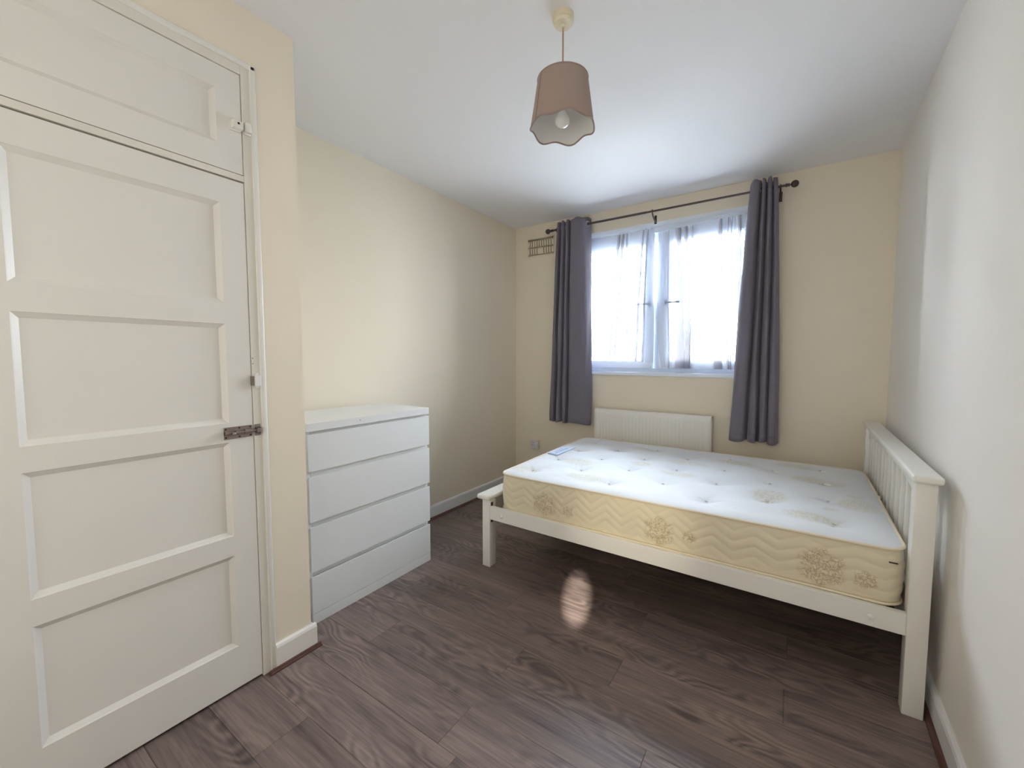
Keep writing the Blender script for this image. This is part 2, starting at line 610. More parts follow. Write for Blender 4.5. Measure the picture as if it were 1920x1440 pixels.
# window wall with its opening
WX0, WX1, WZ0, WZ1 = 0.69, 2.14, 1.160, 2.466
b = B()
b.box(-0.12, 0, -0.1, WX0, 0.25, H)
b.box(WX1, 0, -0.1, 3.2, 0.25, H)
b.box(WX0, 0, -0.1, WX1, 0.25, WZ0)
b.box(WX0, 0, WZ1, WX1, 0.25, H)
struct(obj('wall_back', b, M['wall']), 'cream wall with the window')
# plastered reveals are white
b = B()
b.box(WX0, -0.0006, WZ1-0.004, WX1, 0.11, WZ1)
b.box(WX0, -0.0006, WZ0, WX0+0.004, 0.11, WZ1)
b.box(WX1-0.004, -0.0006, WZ0, WX1, 0.11, WZ1)
struct(obj('trim_2', b, M['gloss']), 'white painted window reveal')
b = B()
b.poly([(xr(0.3), 0.3, -0.1), (3.2, 0.3, -0.1), (3.2, YB-0.1, -0.1), (xr(YB-0.1), YB-0.1, -0.1)], (0, 0, H+0.1))
struct(obj('wall_right', b, M['wall_r']), 'pale wall beside the headboard')
struct(obj('wall_front', B().box(-0.12, YB-0.12, -0.1, 3.2, YB, H), M['wall']), 'wall behind the camera')

# cupboard: face with its door opening, and the return towards the window
DY0, DY1, DZ1 = -3.595, -2.803, 2.437
b = B()
b.box(XC-0.10, DY1, 0, XC, YC, H)
b.box(XC-0.10, YB, 0, XC, DY0, H)
b.box(XC-0.10, DY0, DZ1, XC, DY1, H)
b.box(0, YC-0.10, 0, XC-0.10, YC, H)
struct(obj('wall_cupboard', b, M['wall']), 'cream face and end of the built-in cupboard')

# door frame
b = B()
FO = 0.008
b.box(XC-0.09, -2.852, 0, XC+0.002, DY1, DZ1, bev=0.002)
b.box(XC-0.09, DY0, 0, XC+0.002, -3.548, DZ1, bev=0.002)
b.box(XC-0.09, -3.548, 2.388, XC+0.002, -2.852, DZ1, bev=0.002)
b.box(XC-0.09, -3.548, 1.992, XC+0.002, -2.852, 2.015, bev=0.001)
fr = struct(obj('trim_1', b, M['frame'], loc=(XC, DY1, 0)), 'cream white frame of the cupboard doors')
b = B()
b.box(XC-0.002, -2.822, 0.0, XC+FO, -2.800, DZ1+0.004, bev=0.005, seg=3)
obj('outer_bead', b, M['gloss'], fr, smooth=True)
b = B()
b.box(XC-0.002, DY0-0.002, 2.420, XC+FO, -2.800, DZ1+0.006, bev=0.005, seg=3)
obj('outer_bead', b, M['gloss'], fr, smooth=True)
for zz in (1.317, 1.295):
    obj('screw_hole', B().cyl((XC+0.001, -2.847, zz), (XC+0.0028, -2.847, zz), 0.0018, 8), M['dark'], fr)

def panel_door(name, z0, z1, panels, label):
    y0, y1 = -3.545, -2.8545
    py0, py1 = -3.456, -2.938
    x1 = XC
    b = B()
    b.box(x1-0.038, y0, z0, x1, py0, z1)
    b.box(x1-0.038, py1, z0, x1, y1, z1)
    zs = [z0] + [v for p_ in panels for v in p_] + [z1]
    for i in range(0, len(zs), 2):
        b.box(x1-0.038, py0, zs[i], x1, py1, zs[i+1])
    d = obj(name, b, M['door'], loc=(XC, y1, z0))
    struct(d, label)
    dp, cw = 0.013, 0.017
    for a, c in panels:
        t = B()
        o = [(x1, py0, a), (x1, py1, a), (x1, py1, c), (x1, py0, c)]
        i_ = [(x1-dp, py0+cw, a+cw), (x1-dp, py1-cw, a+cw), (x1-dp, py1-cw, c-cw), (x1-dp, py0+cw, c-cw)]
        # moulding in two facets: a slight outward quirk then the slope
        m_ = [(x1-0.003, py0+0.003, a+0.003), (x1-0.003, py1-0.003, a+0.003), (x1-0.003, py1-0.003, c-0.003), (x1-0.003, py0+0.003, c-0.003)]
        vo_ = [t.bm.verts.new(p) for p in o]
        vm_ = [t.bm.verts.new(p) for p in m_]
        vi_ = [t.bm.verts.new(p) for p in i_]
        for A, Z in ((vo_, vm_), (vm_, vi_)):
            for q in range(4):
                t.bm.faces.new((A[q], A[(q+1) % 4], Z[(q+1) % 4], Z[q]))
        t.bm.faces.new(vi_)
        # back skin so that the panel is a solid board
        vb = [t.bm.verts.new((x1-0.03, p[1], p[2])) for p in o]
        t.bm.faces.new(vb[::-1])
        for q in range(4):
            t.bm.faces.new((vo_[(q+1) % 4], vo_[q], vb[q], vb[(q+1) % 4]))
        bmesh.ops.recalc_face_normals(t.bm, faces=t.bm.faces)
        obj('panel', t, M['door'], d)
    return d
up_door = panel_door('door_1', 2.018, 2.385, [(2.107, 2.302)], 'upper cupboard door, one long recessed panel')
lo_door = panel_door('door_2', 0.012, 1.986, [(0.180, 0.548), (0.627, 0.995), (1.069, 1.446), (1.525, 1.894)], 'tall cupboard door with recessed panels')

# barrel bolt on the tall door
zb = 1.030
bolt = obj('bolt_plate', B().box(XC, -2.958, zb-0.023, XC+0.003, -2.859, zb+0.023, bev=0.001), M['metal'], lo_door)
bb = B()
bb.cyl((XC+0.010, -2.956, zb), (XC+0.010, -2.841, zb), 0.0055, 14)
bb.ball((XC+0.010, -2.838, zb), 0.0075, n=14)
obj('bolt_bar', bb, M['metal'], bolt, smooth=True)
bb = B()
for yy, w_ in ((-2.950, 0.016), (-2.917, 0.010), (-2.876, 0.026)):
    bb.cyl((XC+0.010, yy-w_/2, zb), (XC+0.010, yy+w_/2, zb), 0.0088, 14)
    bb.box(XC+0.002, yy-w_/2, zb-0.0088, XC+0.010, yy+w_/2, zb+0.0088)
obj('bolt_guide', bb, M['metal'], bolt, smooth=True)
bb = B()
bb.cyl((XC+0.012, -2.934, zb), (XC+0.030, -2.934, zb), 0.004, 12)
bb.ball((XC+0.031, -2.934, zb), 0.0065, n=12)
obj('bolt_knob', bb, M['metal'], bolt, smooth=True)
for yy, zz in ((-2.952, .016), (-2.952, -.016), (-2.866, .016), (-2.866, -.016), (-2.905, .017), (-2.905, -.017)):
    obj('screw', B().cyl((XC+0.003, yy, zb+zz), (XC+0.0045, yy, zb+zz), 0.0034, 10), M['dark'], bolt)
kp = B()
kp.box(XC+0.002, -2.851, zb-0.023, XC+0.0045, -2.828, zb+0.023, bev=0.0008)
kp.box(XC+0.002, -2.849, zb-0.012, XC+0.021, -2.834, zb-0.009)
kp.box(XC+0.002, -2.849, zb+0.009, XC+0.021, -2.834, zb+0.012)
kp.box(XC+0.018, -2.849, zb-0.012, XC+0.021, -2.834, zb+0.012)
obj('bolt_keep', kp, M['metal'], fr)
# small white catch block on the frame, with its strike
kp = B()
kp.box(XC+0.002, -2.848, 1.205, XC+0.020, -2.826, 1.249, bev=0.002)
kp.box(XC+0.002, -2.842, 1.198, XC+0.010, -2.830, 1.256, bev=0.001)
cb = obj('catch_block', kp, M['plastic'], fr)
obj('catch_strike', B().box(XC+0.001, -2.858, 1.209, XC+0.014, -2.8485, 1.245, bev=0.0005), M['metal'], fr)
# painted-over turn latch on the upper door
kp = B()
kp.box(XC, -2.897, 2.170, XC+0.006, -2.860, 2.214, bev=0.001)
kp.box(XC+0.004, -2.892, 2.176, XC+0.026, -2.857, 2.204, bev=0.003)
la = obj('latch', kp, M['gloss'], up_door, smooth=True)
obj('latch_hole', B().cyl((XC+0.0255, -2.874, 2.194), (XC+0.0268, -2.874, 2.194), 0.0042, 12), M['dark'], la)
kp = B()
kp.box(XC+0.002, -2.848, 2.178, XC+0.020, -2.826, 2.214, bev=0.003)
kp.box(XC+0.002, -2.850, 2.172, XC+0.008, -2.824, 2.180, bev=0.001)
obj('latch_keep', kp, M['gloss'], fr, smooth=True)

# skirtings
SH = 0.108
def skirt_profile(off):  # (distance from wall, height)
    return [(0, 0), (0.017, 0), (0.017, SH-0.014), (0.013, SH-0.004), (0.006, SH), (0, SH)]
b = B()
b.poly([(d, -0.001, h) for d, h in skirt_profile(0)], (0, YC+0.002, 0))
sl = struct(obj('baseboard_left', b, M['skirt']), 'white skirting of the left wall')
b = B()
b.poly([(0.019, -d, h) for d, h in skirt_profile(0)], (xr(0)-0.040, 0, 0))
sb = struct(obj('baseboard_back', b, M['skirt']), 'white skirting under the window')
b = B()
b.poly([(xr(-0.02)-d, -0.02, h) for d, h in skirt_profile(0)], (xr(YB)-xr(-0.02), YB+0.02, 0))
sr = struct(obj('baseboard_right', b, M['skirt']), 'white skirting of the right wall')
b = B()
b.poly([(XC+d, DY1+0.0005, h) for d, h in skirt_profile(0)], (0, YC+0.018-DY1, 0))
b.poly([(XC-0.05, YC+d*0.9, h) for d, h in skirt_profile(0)], (0.052, 0, 0))
sc_ = struct(obj('baseboard_cupboard', b, M['gloss']), 'short white skirting at the cupboard corner')
# brown quadrant beads along the skirtings
def bead_prof(r=0.017):
    return [(0, 0)] + [(r*math.cos(a), r*math.sin(a)) for a in [i*math.pi/10 for i in range(6)]]
def bead(name, pts, ext, label):
    struct(obj(name, B().poly(pts, ext), M['bead']), label)
bead('trim_3', [(0.017+d, -0.018, h) for d, h in bead_prof()], (0, YC+0.04, 0), 'brown bead along the left skirting')
bead('trim_4', [(xr(-0.05)-0.017-d, -0.05, h) for d, h in bead_prof()], (xr(YB)-xr(-0.05), YB+0.05, 0), 'brown bead along the right skirting')
b = B()
b.poly([(XC+0.017+d, -2.836, h) for d, h in [(0, 0), (0.016, 0), (0.016, 0.006), (0.010, 0.008), (0.008, 0.014), (0, 0.015)]], (0, 0.225, 0))
struct(obj('trim_5', b, M['bead']), 'loose brown bead in front of the cupboard skirting')

# ------------------------------------------------------------------ window
win = bpy.data.objects.new('window_1', None)
C.objects.link(win)
win.location = (1.415, 0.12, WZ0)
struct(win, 'white plastic window of two side-hung sashes')
F0, F1 = 0.110, 0.175
b = B()
fz0, fz1 = 1.200, 2.458
b.box(WX0, F0, fz0, WX0+0.035, F1, fz1, bev=0.003)
b.box(WX1-0.035, F0, fz0, WX1, F1, fz1, bev=0.003)
b.box(WX0, F0, fz1-0.050, WX1, F1, WZ1, bev=0.003)
b.box(WX0, F0, fz0-0.03, WX1, F1, fz0+0.028, bev=0.003)
b.box(1.4100, F0+0.008, fz0, 1.432, F1, fz1, bev=0.002)
b.box(1.380, F0+0.042, fz0, 1.415, F1, 1.82, bev=0.001)
b.box(1.380, F0+0.042, 2.33, 1.415, F1, fz1, bev=0.001)
obj('window_frame', b, M['upvc'], win)
def sash(x0, x1, g0, g1):
    z0, z1 = 1.226, 2.402
    gz0, gz1 = 1.292, 2.322
    b = B()
    y0, y1 = 0.092, 0.150
    b.box(x0, y0, z0, g0, y1, z1, bev=0.004)
    b.box(g1, y0, z0, x1, y1, z1, bev=0.004)
    b.box(g0-0.004, y0, z0, g1+0.004, y1, gz0, bev=0.003)
    b.box(g0-0.004, y0, gz1, g1+0.004, y1, z1, bev=0.003)
    s = obj('sash', b, M['upvc'], win)
    obj('pane', B().box(g0-0.005, 0.120, gz0-0.005, g1+0.005, 0.124, gz1+0.005), M['glass'], s)
    b = B()
    w_ = 0.004
    b.box(g0, 0.108, gz0, g0+w_, 0.121, gz1)
    b.box(g1-w_, 0.108, gz0, g1, 0.121, gz1)
    b.box(g0, 0.108, gz0, g1, 0.121, gz0+w_)
    b.box(g0, 0.108, gz1-w_, g1, 0.121, gz1)
    obj('gasket', b, M['seal'], s)
    return s
s1 = sash(0.722, 1.384, 0.765, 1.305)
s2 = sash(1.434, 2.108, 1.528, 2.070)
for s_, xp, dr in ((s1, 1.352, -1), (s2, 1.492, 1)):
    b = B()
    b.box(xp-0.014, 0.084, 1.765, xp+0.014, 0.0925, 1.822, bev=0.003)
    b.cyl((xp, 0.086, 1.792), (xp, 0.060, 1.792), 0.009, 14)
    b.box(min(xp, xp+dr*0.118), 0.056, 1.785, max(xp, xp+dr*0.118), 0.066, 1.799, bev=0.003)
    obj('handle', b, M['pole'] if False else M['seal'], s_, smooth=True)
obj('window_sill', B().box(WX0-0.0, -0.018, 1.165, WX1+0.0, 0.111, 1.192, bev=0.004), M['upvc'], win)

# ------------------------------------------------------------------ outside
g_ = obj('ground', B().box(-90, 1.5, -9.2, 90, 160, -9.0), M['ground'])
struct(g_, 'paved ground outside the window')
bd = thing('apartment_building', (-17, 34, -9), 'pale apartment building across the street, faint in the left pane', 'building')
obj('wall', B().box(-30, 30, -9, -9.3, 42, 13.5), M['facade'], bd)
for i in range(6):
    for j in range(7):
        x0 = -28.6 + i*3.25
        z0 = -7.6 + j*3.0
        fr_ = obj('window', B().box(x0, 29.93, z0, x0+1.7, 30.02, z0+1.45, bev=0.02), M['upvc'], bd)
        for q in range(2):
            obj('pane', B().box(x0+0.10+q*0.78, 29.90, z0+0.1, x0+0.82+q*0.78, 29.95, z0+1.35), M['pane_far'], fr_)
obj('roof_edge', B().box(-30.3, 29.6, 13.5, -9.0, 42.3, 13.9), M['facade'], bd)

# ------------------------------------------------------------------ curtain pole
RZ, RY = 2.522, -0.105
RX0, RX1 = 0.490, 2.330
rod = thing('curtain_pole', (1.41, RY, RZ), 'dark metal curtain pole with ball ends above the window', 'curtain pole')
obj('pole', B().cyl((RX0, RY, RZ), (1.37, RY, RZ), 0.0095, 16).cyl((1.37, RY, RZ), (RX1, RY, RZ), 0.0080, 16), M['pole'], rod, smooth=True)
for x_, d_ in ((RX0, -1), (RX1, 1)):
    b = B()
    b.lathe([(0.0095, 0), (0.013, 0.002), (0.013, 0.008), (0.009, 0.010), (0.009, 0.016), (0.012, 0.018), (0.012, 0.022), (0.006, 0.025), (0.006, 0.032)], (x_, RY, RZ), (d_, 0, 0), 20)
    R_ = 0.024
    b.lathe([(0.0, 0)] + [(R_*math.sin(a), R_-R_*math.cos(a)) for a in [i*math.pi/12 for i in range(1, 12)]] + [(0, 2*R_)], (x_+d_*0.029, RY, RZ), (d_, 0, 0), 24)
    obj('finial', b, M['pole'], rod, smooth=True)
for x_ in (0.532, 1.415, 2.300):
    b = B()
    b.box(x_-0.010, -0.004, RZ-0.075, x_+0.010, 0.0, RZ-0.005, bev=0.001)
    b.tube([(x_, -0.002, RZ-0.055), (x_, -0.035, RZ-0.052), (x_, -0.075, RZ-0.035), (x_, RY, RZ-0.014)], 0.006, 10)
    b.torus((x_, RY, RZ), (1, 0, 0), 0.0125, 0.0035, 20, 6)
    obj('bracket', b, M['pole'], rod, smooth=True)

# ------------------------------------------------------------------ curtains
def catmull(P, n):
    out = []
    Q = [P[0]] + P + [P[-1]]
    for i in range(1, len(Q)-2):
        p0, p1, p2, p3 = [Vector(q) for q in Q[i-1:i+3]]
        for k in range(n):
            t = k/n
            out.append(0.5*((2*p1) + (-p0+p2)*t + (2*p0-5*p1+4*p2-p3)*t*t + (-p0+3*p1-3*p2+p3)*t**3))
    out.append(Vector(P[-1]))
    return out

def curtain(tx0, tx1, bx0, bx1, zt, zb, prof_t, prof_b, label, rings, side):
    c = thing('curtain', ((tx0+tx1)/2, RY, zb), label, 'curtain', 'grey curtains at the window')
    T = catmull([(tx0+(tx1-tx0)*f, y, 0) for f, y in prof_t], 8)
    Bt = catmull([(bx0+(bx1-bx0)*f, y, 0) for f, y in prof_b], 8)
    rows = []
    NR = 60
    for r in range(NR+1):
        t = r/NR
        z = zt + (zb-zt)*t
        s = t**0.75
        row = []
        for i, (a, b_) in enumerate(zip(T, Bt)):
            ww = 1.0
            x = a.x+(b_.x-a.x)*s
            y = a.y+(b_.y-a.y)*s
            x += 0.004*math.sin(3.1*t*math.pi + i*0.31) * t
            y += 0.005*math.sin(5.0*t*math.pi + i*0.23 + side) * t
            dz = 0.006*math.sin(i*0.33+side) * (1 if r in (0,) else 0) + (0.008*math.sin(i*0.12+side*2))*t
            row.append((x, min(y, -0.018), z+dz))
        rows.append(row)
    b = B().sheet(rows)
    o = obj('cloth', b, M['curtain'], c, smooth=True, angle=180)
    sm = o.modifiers.new('thick', 'SOLIDIFY')
    sm.thickness = 0.0022
    # stitched bottom hem
    hr = [[(p[0], p[1]-0.0022, p[2]) for p in rows[NR-2]], [(p[0], p[1]-0.0022, p[2]) for p in rows[NR]]]
    ho = obj('hem', B().sheet(hr), M['curtain'], c, smooth=True, angle=180)
    hm = ho.modifiers.new('thick', 'SOLIDIFY')
    hm.thickness = 0.0015
    for x_, ax in rings:
        obj('eyelet', B().torus((x_, RY, RZ), ax, 0.0215, 0.0036, 28, 8), M['ring'], c, smooth=True)
    return c
pt = [(0, -.060), (.04, -.135), (.10, -.145), (.125, -.060), (.16, -.060), (.19, -.140), (.26, -.145), (.285, -.060), (.31, -.060), (.335, -.140), (.40, -.145), (.425, -.065), (.455, -.065), (.49, -.145), (.60, -.160), (.75, -.160), (.88, -.148), (.95, -.105), (1.0, -.060)]
pb = [(0, -.070), (.05, -.125), (.12, -.135), (.145, -.075), (.18, -.075), (.21, -.130), (.28, -.135), (.305, -.075), (.33, -.075), (.36, -.130), (.42, -.135), (.45, -.080), (.48, -.080), (.52, -.135), (.64, -.150), (.80, -.148), (.90, -.135), (.96, -.105), (1.0, -.075)]
curtain(0.545, 0.858, 0.462, 0.890, 2.578, 0.705, pt, pb, 'slate grey eyelet curtain hanging left of the window, beside the wall vent', [(0.8445, (1, -0.45, 0)), (0.58, (1, .5, 0)), (0.64, (1, -.5, 0)), (0.69, (1, .5, 0))], 0.4)
pt = [(0, -.060), (.03, -.110), (.12, -.150), (.28, -.160), (.36, -.135), (.385, -.060), (.42, -.060), (.445, -.145), (.54, -.150), (.565, -.060), (.60, -.060), (.625, -.145), (.73, -.152), (.755, -.065), (.79, -.065), (.82, -.145), (.93, -.130), (1.0, -.050)]
pb = [(0, -.085), (.06, -.130), (.18, -.150), (.30, -.140), (.34, -.080), (.38, -.080), (.42, -.140), (.52, -.142), (.545, -.060), (.60, -.060), (.63, -.140), (.73, -.145), (.76, -.080), (.79, -.080), (.82, -.140), (.93, -.135), (1.0, -.060)]
curtain(2.115, 2.292, 2.030, 2.350, 2.582, 0.698, pt, pb, 'slate grey eyelet curtain hanging right of the window, nearer the headboard', [(2.135, (1, .7, 0)), (2.19, (1, -.5, 0)), (2.245, (1, .5, 0))], 1.7)

# voile nets inside the recess
def net(name, x0t, x0b, x1t, x1b, y, ztop, zbot, pleats, label):
    """pleats: (x_top, x_bottom, width_top, width_bottom, layers)"""
    T, Bo = [(x0t, y)], [(x0b, y)]
    dense = []
    prev = (x0t, x0b)
    for xt, xb, wt, wb, n_ in sorted(pleats):
        # gentle wave between pleats
        for k in (1, 2, 3):
            f = k/4
            yy = y + 0.007*math.sin(k*1.9+xt*23)
            T.append((prev[0]+(xt-wt/2-prev[0])*f, yy))
            Bo.append((prev[1]+(xb-wb/2-prev[1])*f, yy))
        n_ = min(n_, 4)
        dense.append((len(T), len(T)+n_))
        for k in range(n_+1):
            sgn = -1 if k % 2 == 0 else 1
            T.append((xt+sgn*wt/2, y+0.003*k))
            Bo.append((xb+sgn*wb/2, y+0.003*k))
        prev = (xt+wt/2, xb+wb/2)
    for k in (1, 2, 3, 4):
        f = k/4
        T.append((prev[0]+(x1t-prev[0])*f, y+0.005*math.sin(k*2.0)))
        Bo.append((prev[1]+(x1b-prev[1])*f, y+0.005*math.sin(k*2.0)))
    NR = 30
    rows = []
    for r in range(NR+1):
        t = r/NR
        row = []
        for (a, ya), (b_, yb) in zip(T, Bo):
            u = (a-x0t)/(x1t-x0t)
            zt = ztop(u)
            zb = zbot(u)
            wob = 0.006*math.sin(t*7+u*9)*t
            row.append((a+(b_-a)*t+wob, ya+(yb-ya)*t, zt+(zb-zt)*t))
        rows.append(row)
    o = obj(name, B().sheet(rows), [M['sheer'], M['sheer_gathered']], loc=((x0t+x1t)/2, y, zbot(0.5)), smooth=True, angle=180)
    nc = len(T)-1
    for f in o.data.polygons:
        c_ = f.index % nc
        if any(a <= c_ < b_ for a, b_ in dense):
            f.material_index = 1
    return tag(o, label, 'net curtain', 'net curtains in the window recess')
net('net_curtain', 0.700, 0.70, 1.392, 1.41, 0.045, lambda u: 2.436-0.012*math.sin(u*math.pi), lambda u: 1.325-0.075*max(0, u-0.5)**1.2*1.6,
    [(1.079, 1.010, .030, .026, 5), (1.118, 1.058, .028, .016, 5), (1.150, 1.180, .010, .012, 5), (1.297, 1.246, .018, .024, 5), (1.335, 1.305, .012, .024, 5), (0.80, 0.82, .02, .03, 3)],
    'sheer white net curtain over the left window sash')
net('net_curtain', 1.330, 1.47, 2.130, 2.13, 0.062, lambda u: 2.392+0.038*u, lambda u: 1.236-0.010*u,
    [(1.505, 1.530, .008, .012, 3), (1.588, 1.625, .035, .085, 5), (1.644, 1.690, .03, .05, 5), (1.695, 1.706, .006, .008, 7), (1.90, 1.912, .028, .062, 5), (1.952, 1.982, .008, .022, 5), (1.978, 2.000, .008, .012, 5), (2.035, 2.075, .02, .04, 5)],
    'sheer white net curtain over the right window sash')
wr_ = obj('net_wire', B().tube([(0.694, 0.05, 2.436), (1.04, 0.05, 2.428), (1.36, 0.05, 2.430), (1.8, 0.06, 2.420), (2.136, 0.06, 2.432)], 0.0018, 6), M['plastic'], loc=(1.4, 0.05, 2.43))
tag(wr_, 'thin white wire carrying the net curtains', 'curtain wire')

# ------------------------------------------------------------------ wall vent
vt = thing('air_vent', (0.295, 0, 2.42), 'cream painted slotted air vent high on the wall left of the curtain', 'vent')
vx0, vx1, vz0, vz1 = 0.150, 0.447, 2.338, 2.512
ncol = 10
sx0, sx1 = 0.176, 0.415
pitch = (sx1-sx0)/(ncol-1)
b = B()
b.box(vx0, -0.004, vz0, vx1, 0, vz0+0.018)
b.box(vx0, -0.004, vz1-0.026, vx1, 0, vz1)
zm = (vz0+0.018+vz1-0.026)/2
b.box(vx0, -0.004, zm-0.006, vx1, 0, zm+0.006)
b.box(vx0, -0.004, vz0, sx0-0.005, 0, vz1)
b.box(sx1+0.005, -0.004, vz0, vx1, 0, vz1)
for i in range(ncol-1):
    xa = sx0+pitch*i
    b.box(xa+0.005, -0.004, vz0, xa+pitch-0.005, 0, vz1)
# raised rim
b.box(vx0, -0.006, vz0, vx1, -0.003, vz0+0.005)
b.box(vx0, -0.006, vz1-0.005, vx1, -0.003, vz1)
b.box(vx0, -0.006, vz0, vx0+0.005, -0.003, vz1)
b.box(vx1-0.005, -0.006, vz0, vx1, -0.003, vz1)
# blank around the slider
b.box(sx0+pitch*4-0.004, -0.0045, vz0+0.015, sx0+pitch*5+0.006, 0, zm)
obj('grille', b, M['vent'], vt)
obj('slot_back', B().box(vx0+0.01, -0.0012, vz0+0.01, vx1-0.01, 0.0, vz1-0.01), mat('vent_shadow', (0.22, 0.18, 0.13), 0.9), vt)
obj('slider', B().box(sx0+pitch*4+0.002, -0.012, zm-0.030, sx0+pitch*4.6, -0.004, zm-0.018, bev=0.001), M['vent'], vt)

# ------------------------------------------------------------------ wall socket
so = thing('wall_socket', (0.255, 0, 0.435), 'white single switched wall socket low in the far left corner', 'socket')
obj('back_box', B().box(0.211, -0.030, 0.392, 0.299, 0, 0.478, bev=0.002), M['rose'], so)
obj('face_plate', B().box(0.211, -0.040, 0.392, 0.299, -0.029, 0.478, bev=0.003), M['socket'], so)
obj('switch', B().box(0.274, -0.044, 0.432, 0.286, -0.039, 0.452, bev=0.001), M['plastic'], so)
for hx, hz, w_, h_ in ((0.242, 0.452, .005, .010), (0.231, 0.428, .009, .004), (0.254, 0.428, .009, .004)):
    obj('pin_hole', B().box(hx-w_/2, -0.0406, hz-h_/2, hx+w_/2, -0.0395, hz+h_/2), M['dark'], so)
for hx in (0.219, 0.291):
    obj('screw', B().cyl((hx, -0.0395, 0.435), (hx, -0.0415, 0.435), 0.003, 10), M['metal'], so)

# ------------------------------------------------------------------ radiator
ra = thing('radiator', (1.415, 0, 0.26), 'white panel radiator under the window behind the bed', 'radiator')
rx0, rx1, rz0, rz1 = 0.925, 1.905, 0.262, 0.858
yf = -0.099
b = B()
N_ = 30
prof = [(rx0, yf+0.012), (rx0+0.006, yf)]
m0, m1 = rx0+0.045, rx1-0.045
stp = (m1-m0)/N_
for i in range(N_):
    a = m0+i*stp
    prof += [(a, yf), (a+stp*0.2, yf+0.0035), (a+stp*0.45, yf+0.0035), (a+stp*0.65, yf)]
prof += [(m1, yf), (rx1-0.006, yf), (rx1, yf+0.012)]
def ribrow(z, k):
    return [(x, y if k or y < yf+0.002 or y > yf+0.01 else yf, z) for x, y in prof]
flat0 = [(x, (y if y > yf+0.01 else yf), rz1-0.045) for x, y in prof]
rows = [[(x, yf+0.014, rz1) for x, y in prof],
        [(x, (y if y > yf+0.01 else yf), rz1-0.008) for x, y in prof],
        flat0, ribrow(rz1-0.052, 1), ribrow(rz0+0.052, 1),
        [(x, (y if y > yf+0.01 else yf), rz0+0.045) for x, y in prof],
        [(x, (y if y > yf+0.01 else yf), rz0+0.006) for x, y in prof],
        [(x, yf+0.014, rz0) for x, y in prof]]
b.sheet(rows)
b.box(rx0+0.001, yf+0.0125, rz0+0.002, rx1-0.001, yf+0.022, rz1-0.002)
obj('front_panel', b, M['rad'], ra, smooth=True, angle=25)
b = B()
b.box(rx0, yf+0.012, rz1-0.016, rx1, -0.028, rz1+0.001, bev=0.002)
obj('top_grille', b, M['rad'], ra)
for x_ in (rx0, rx1-0.006):
    obj('side_cover', B().box(x_, yf+0.010, rz0+0.01, x_+0.006, -0.026, rz1-0.001, bev=0.002), M['rad'], ra)
for x_ in (rx0+0.10, rx1-0.13):
    obj('wall_bracket', B().box(x_, -0.030, rz0+0.06, x_+0.03, -0.001, rz1-0.06), M['rad'], ra)
b = B()
b.cyl((rx1-0.005, -0.06, rz0+0.04), (rx1+0.045, -0.06, rz0+0.04), 0.009, 12)
b.cyl((rx1+0.04, -0.06, 0.0), (rx1+0.04, -0.06, rz0+0.05), 0.0075, 12)
b.cyl((rx1+0.04, -0.06, rz0+0.04), (rx1+0.04, -0.06, rz0+0.095), 0.014, 14)
obj('valve', b, M['plastic'], ra, smooth=True)

# ------------------------------------------------------------------ chest of drawers
ch = thing('chest_of_drawers', (0.26, -2.155, 0), 'white four-drawer chest against the left wall beside the cupboard', 'chest of drawers')
cx0, cx1, cy0, cy1 = 0.020, 0.497, -2.556, -1.755
ft = 0.018
obj('top', B().box(cx0, cy0, 0.962, cx1, cy1, 1.002, bev=0.0015), M['chest'], ch)
for a in ((cy0, cy0+0.02), (cy1-0.02, cy1)):
    obj('side_panel', B().box(cx0, a[0], 0.0, cx1-ft-0.002, a[1], 0.962, bev=0.001), M['chest'], ch)
obj('back_panel', B().box(cx0, cy0+0.02, 0.05, cx0+0.006, cy1-0.02, 0.96), M['chest_dark'], ch)
obj('plinth', B().box(cx1-0.022, cy0, 0.0, cx1, cy1, 0.051, bev=0.0012), M['chest'], ch)
for z0, z1 in ((0.054, 0.240), (0.265, 0.489), (0.515, 0.738), (0.765, 0.947)):
    b = B()
    # front with a bevelled finger lip along its top edge
    b.poly([(cx1, cy0+0.0005, z0), (cx1, cy0+0.0005, z1), (cx1-0.006, cy0+0.0005, z1+0.001), (cx1-ft, cy0+0.0005, z1-0.012), (cx1-ft, cy0+0.0005, z0)], (0, cy1-cy0-0.001, 0))
    d = obj('drawer', b, M['chest'], ch)
    b = B()
    b.box(cx0+0.03, cy0+0.03, z0+0.012, cx1-ft, cy0+0.042, z1-0.02)
    b.box(cx0+0.03, cy1-0.042, z0+0.012, cx1-ft, cy1-0.03, z1-0.02)
    b.box(cx0+0.03, cy0+0.03, z0+0.012, cx0+0.042, cy1-0.03, z1-0.02)
    b.box(cx0+0.03, cy0+0.03, z0+0.012, cx1-ft, cy1-0.03, z0+0.018)
    obj('drawer_box', b, M['chest_dark'], d)
    # rail that closes the finger gap behind the lip
    obj('grip_rail', B().box(cx1-0.030, cy0+0.021, z1-0.004, cx1-0.0195, cy1-0.021, min(z1+0.030, 0.9615)), M['chest'], ch)
obj('chip', B().ball((cx1-0.001, -2.262, 0.985), 0.0045, 0.35, 1.6, 1.0, 10), M['slat_w'], ch)

# ------------------------------------------------------------------ bed
bed = thing('bed_frame', (1.84, -0.9, 0), 'white wooden double bed frame with a slatted headboard by the right wall', 'bed')
HBX, HBK = 2.789, 0.0235
def hb(v):     # headboard follows the askew wall
    return Vector((v.x + HBK*(v.y+1.62), v.y, v.z))
BY0, BY1 = -1.616, -0.115
# head posts
for ya in (BY0, BY1-0.062):
    obj('head_post', B().box(HBX, ya, 0, HBX+0.060, ya+0.062, 0.880, bev=0.003, fn=hb), M['bed'], bed, smooth=True)
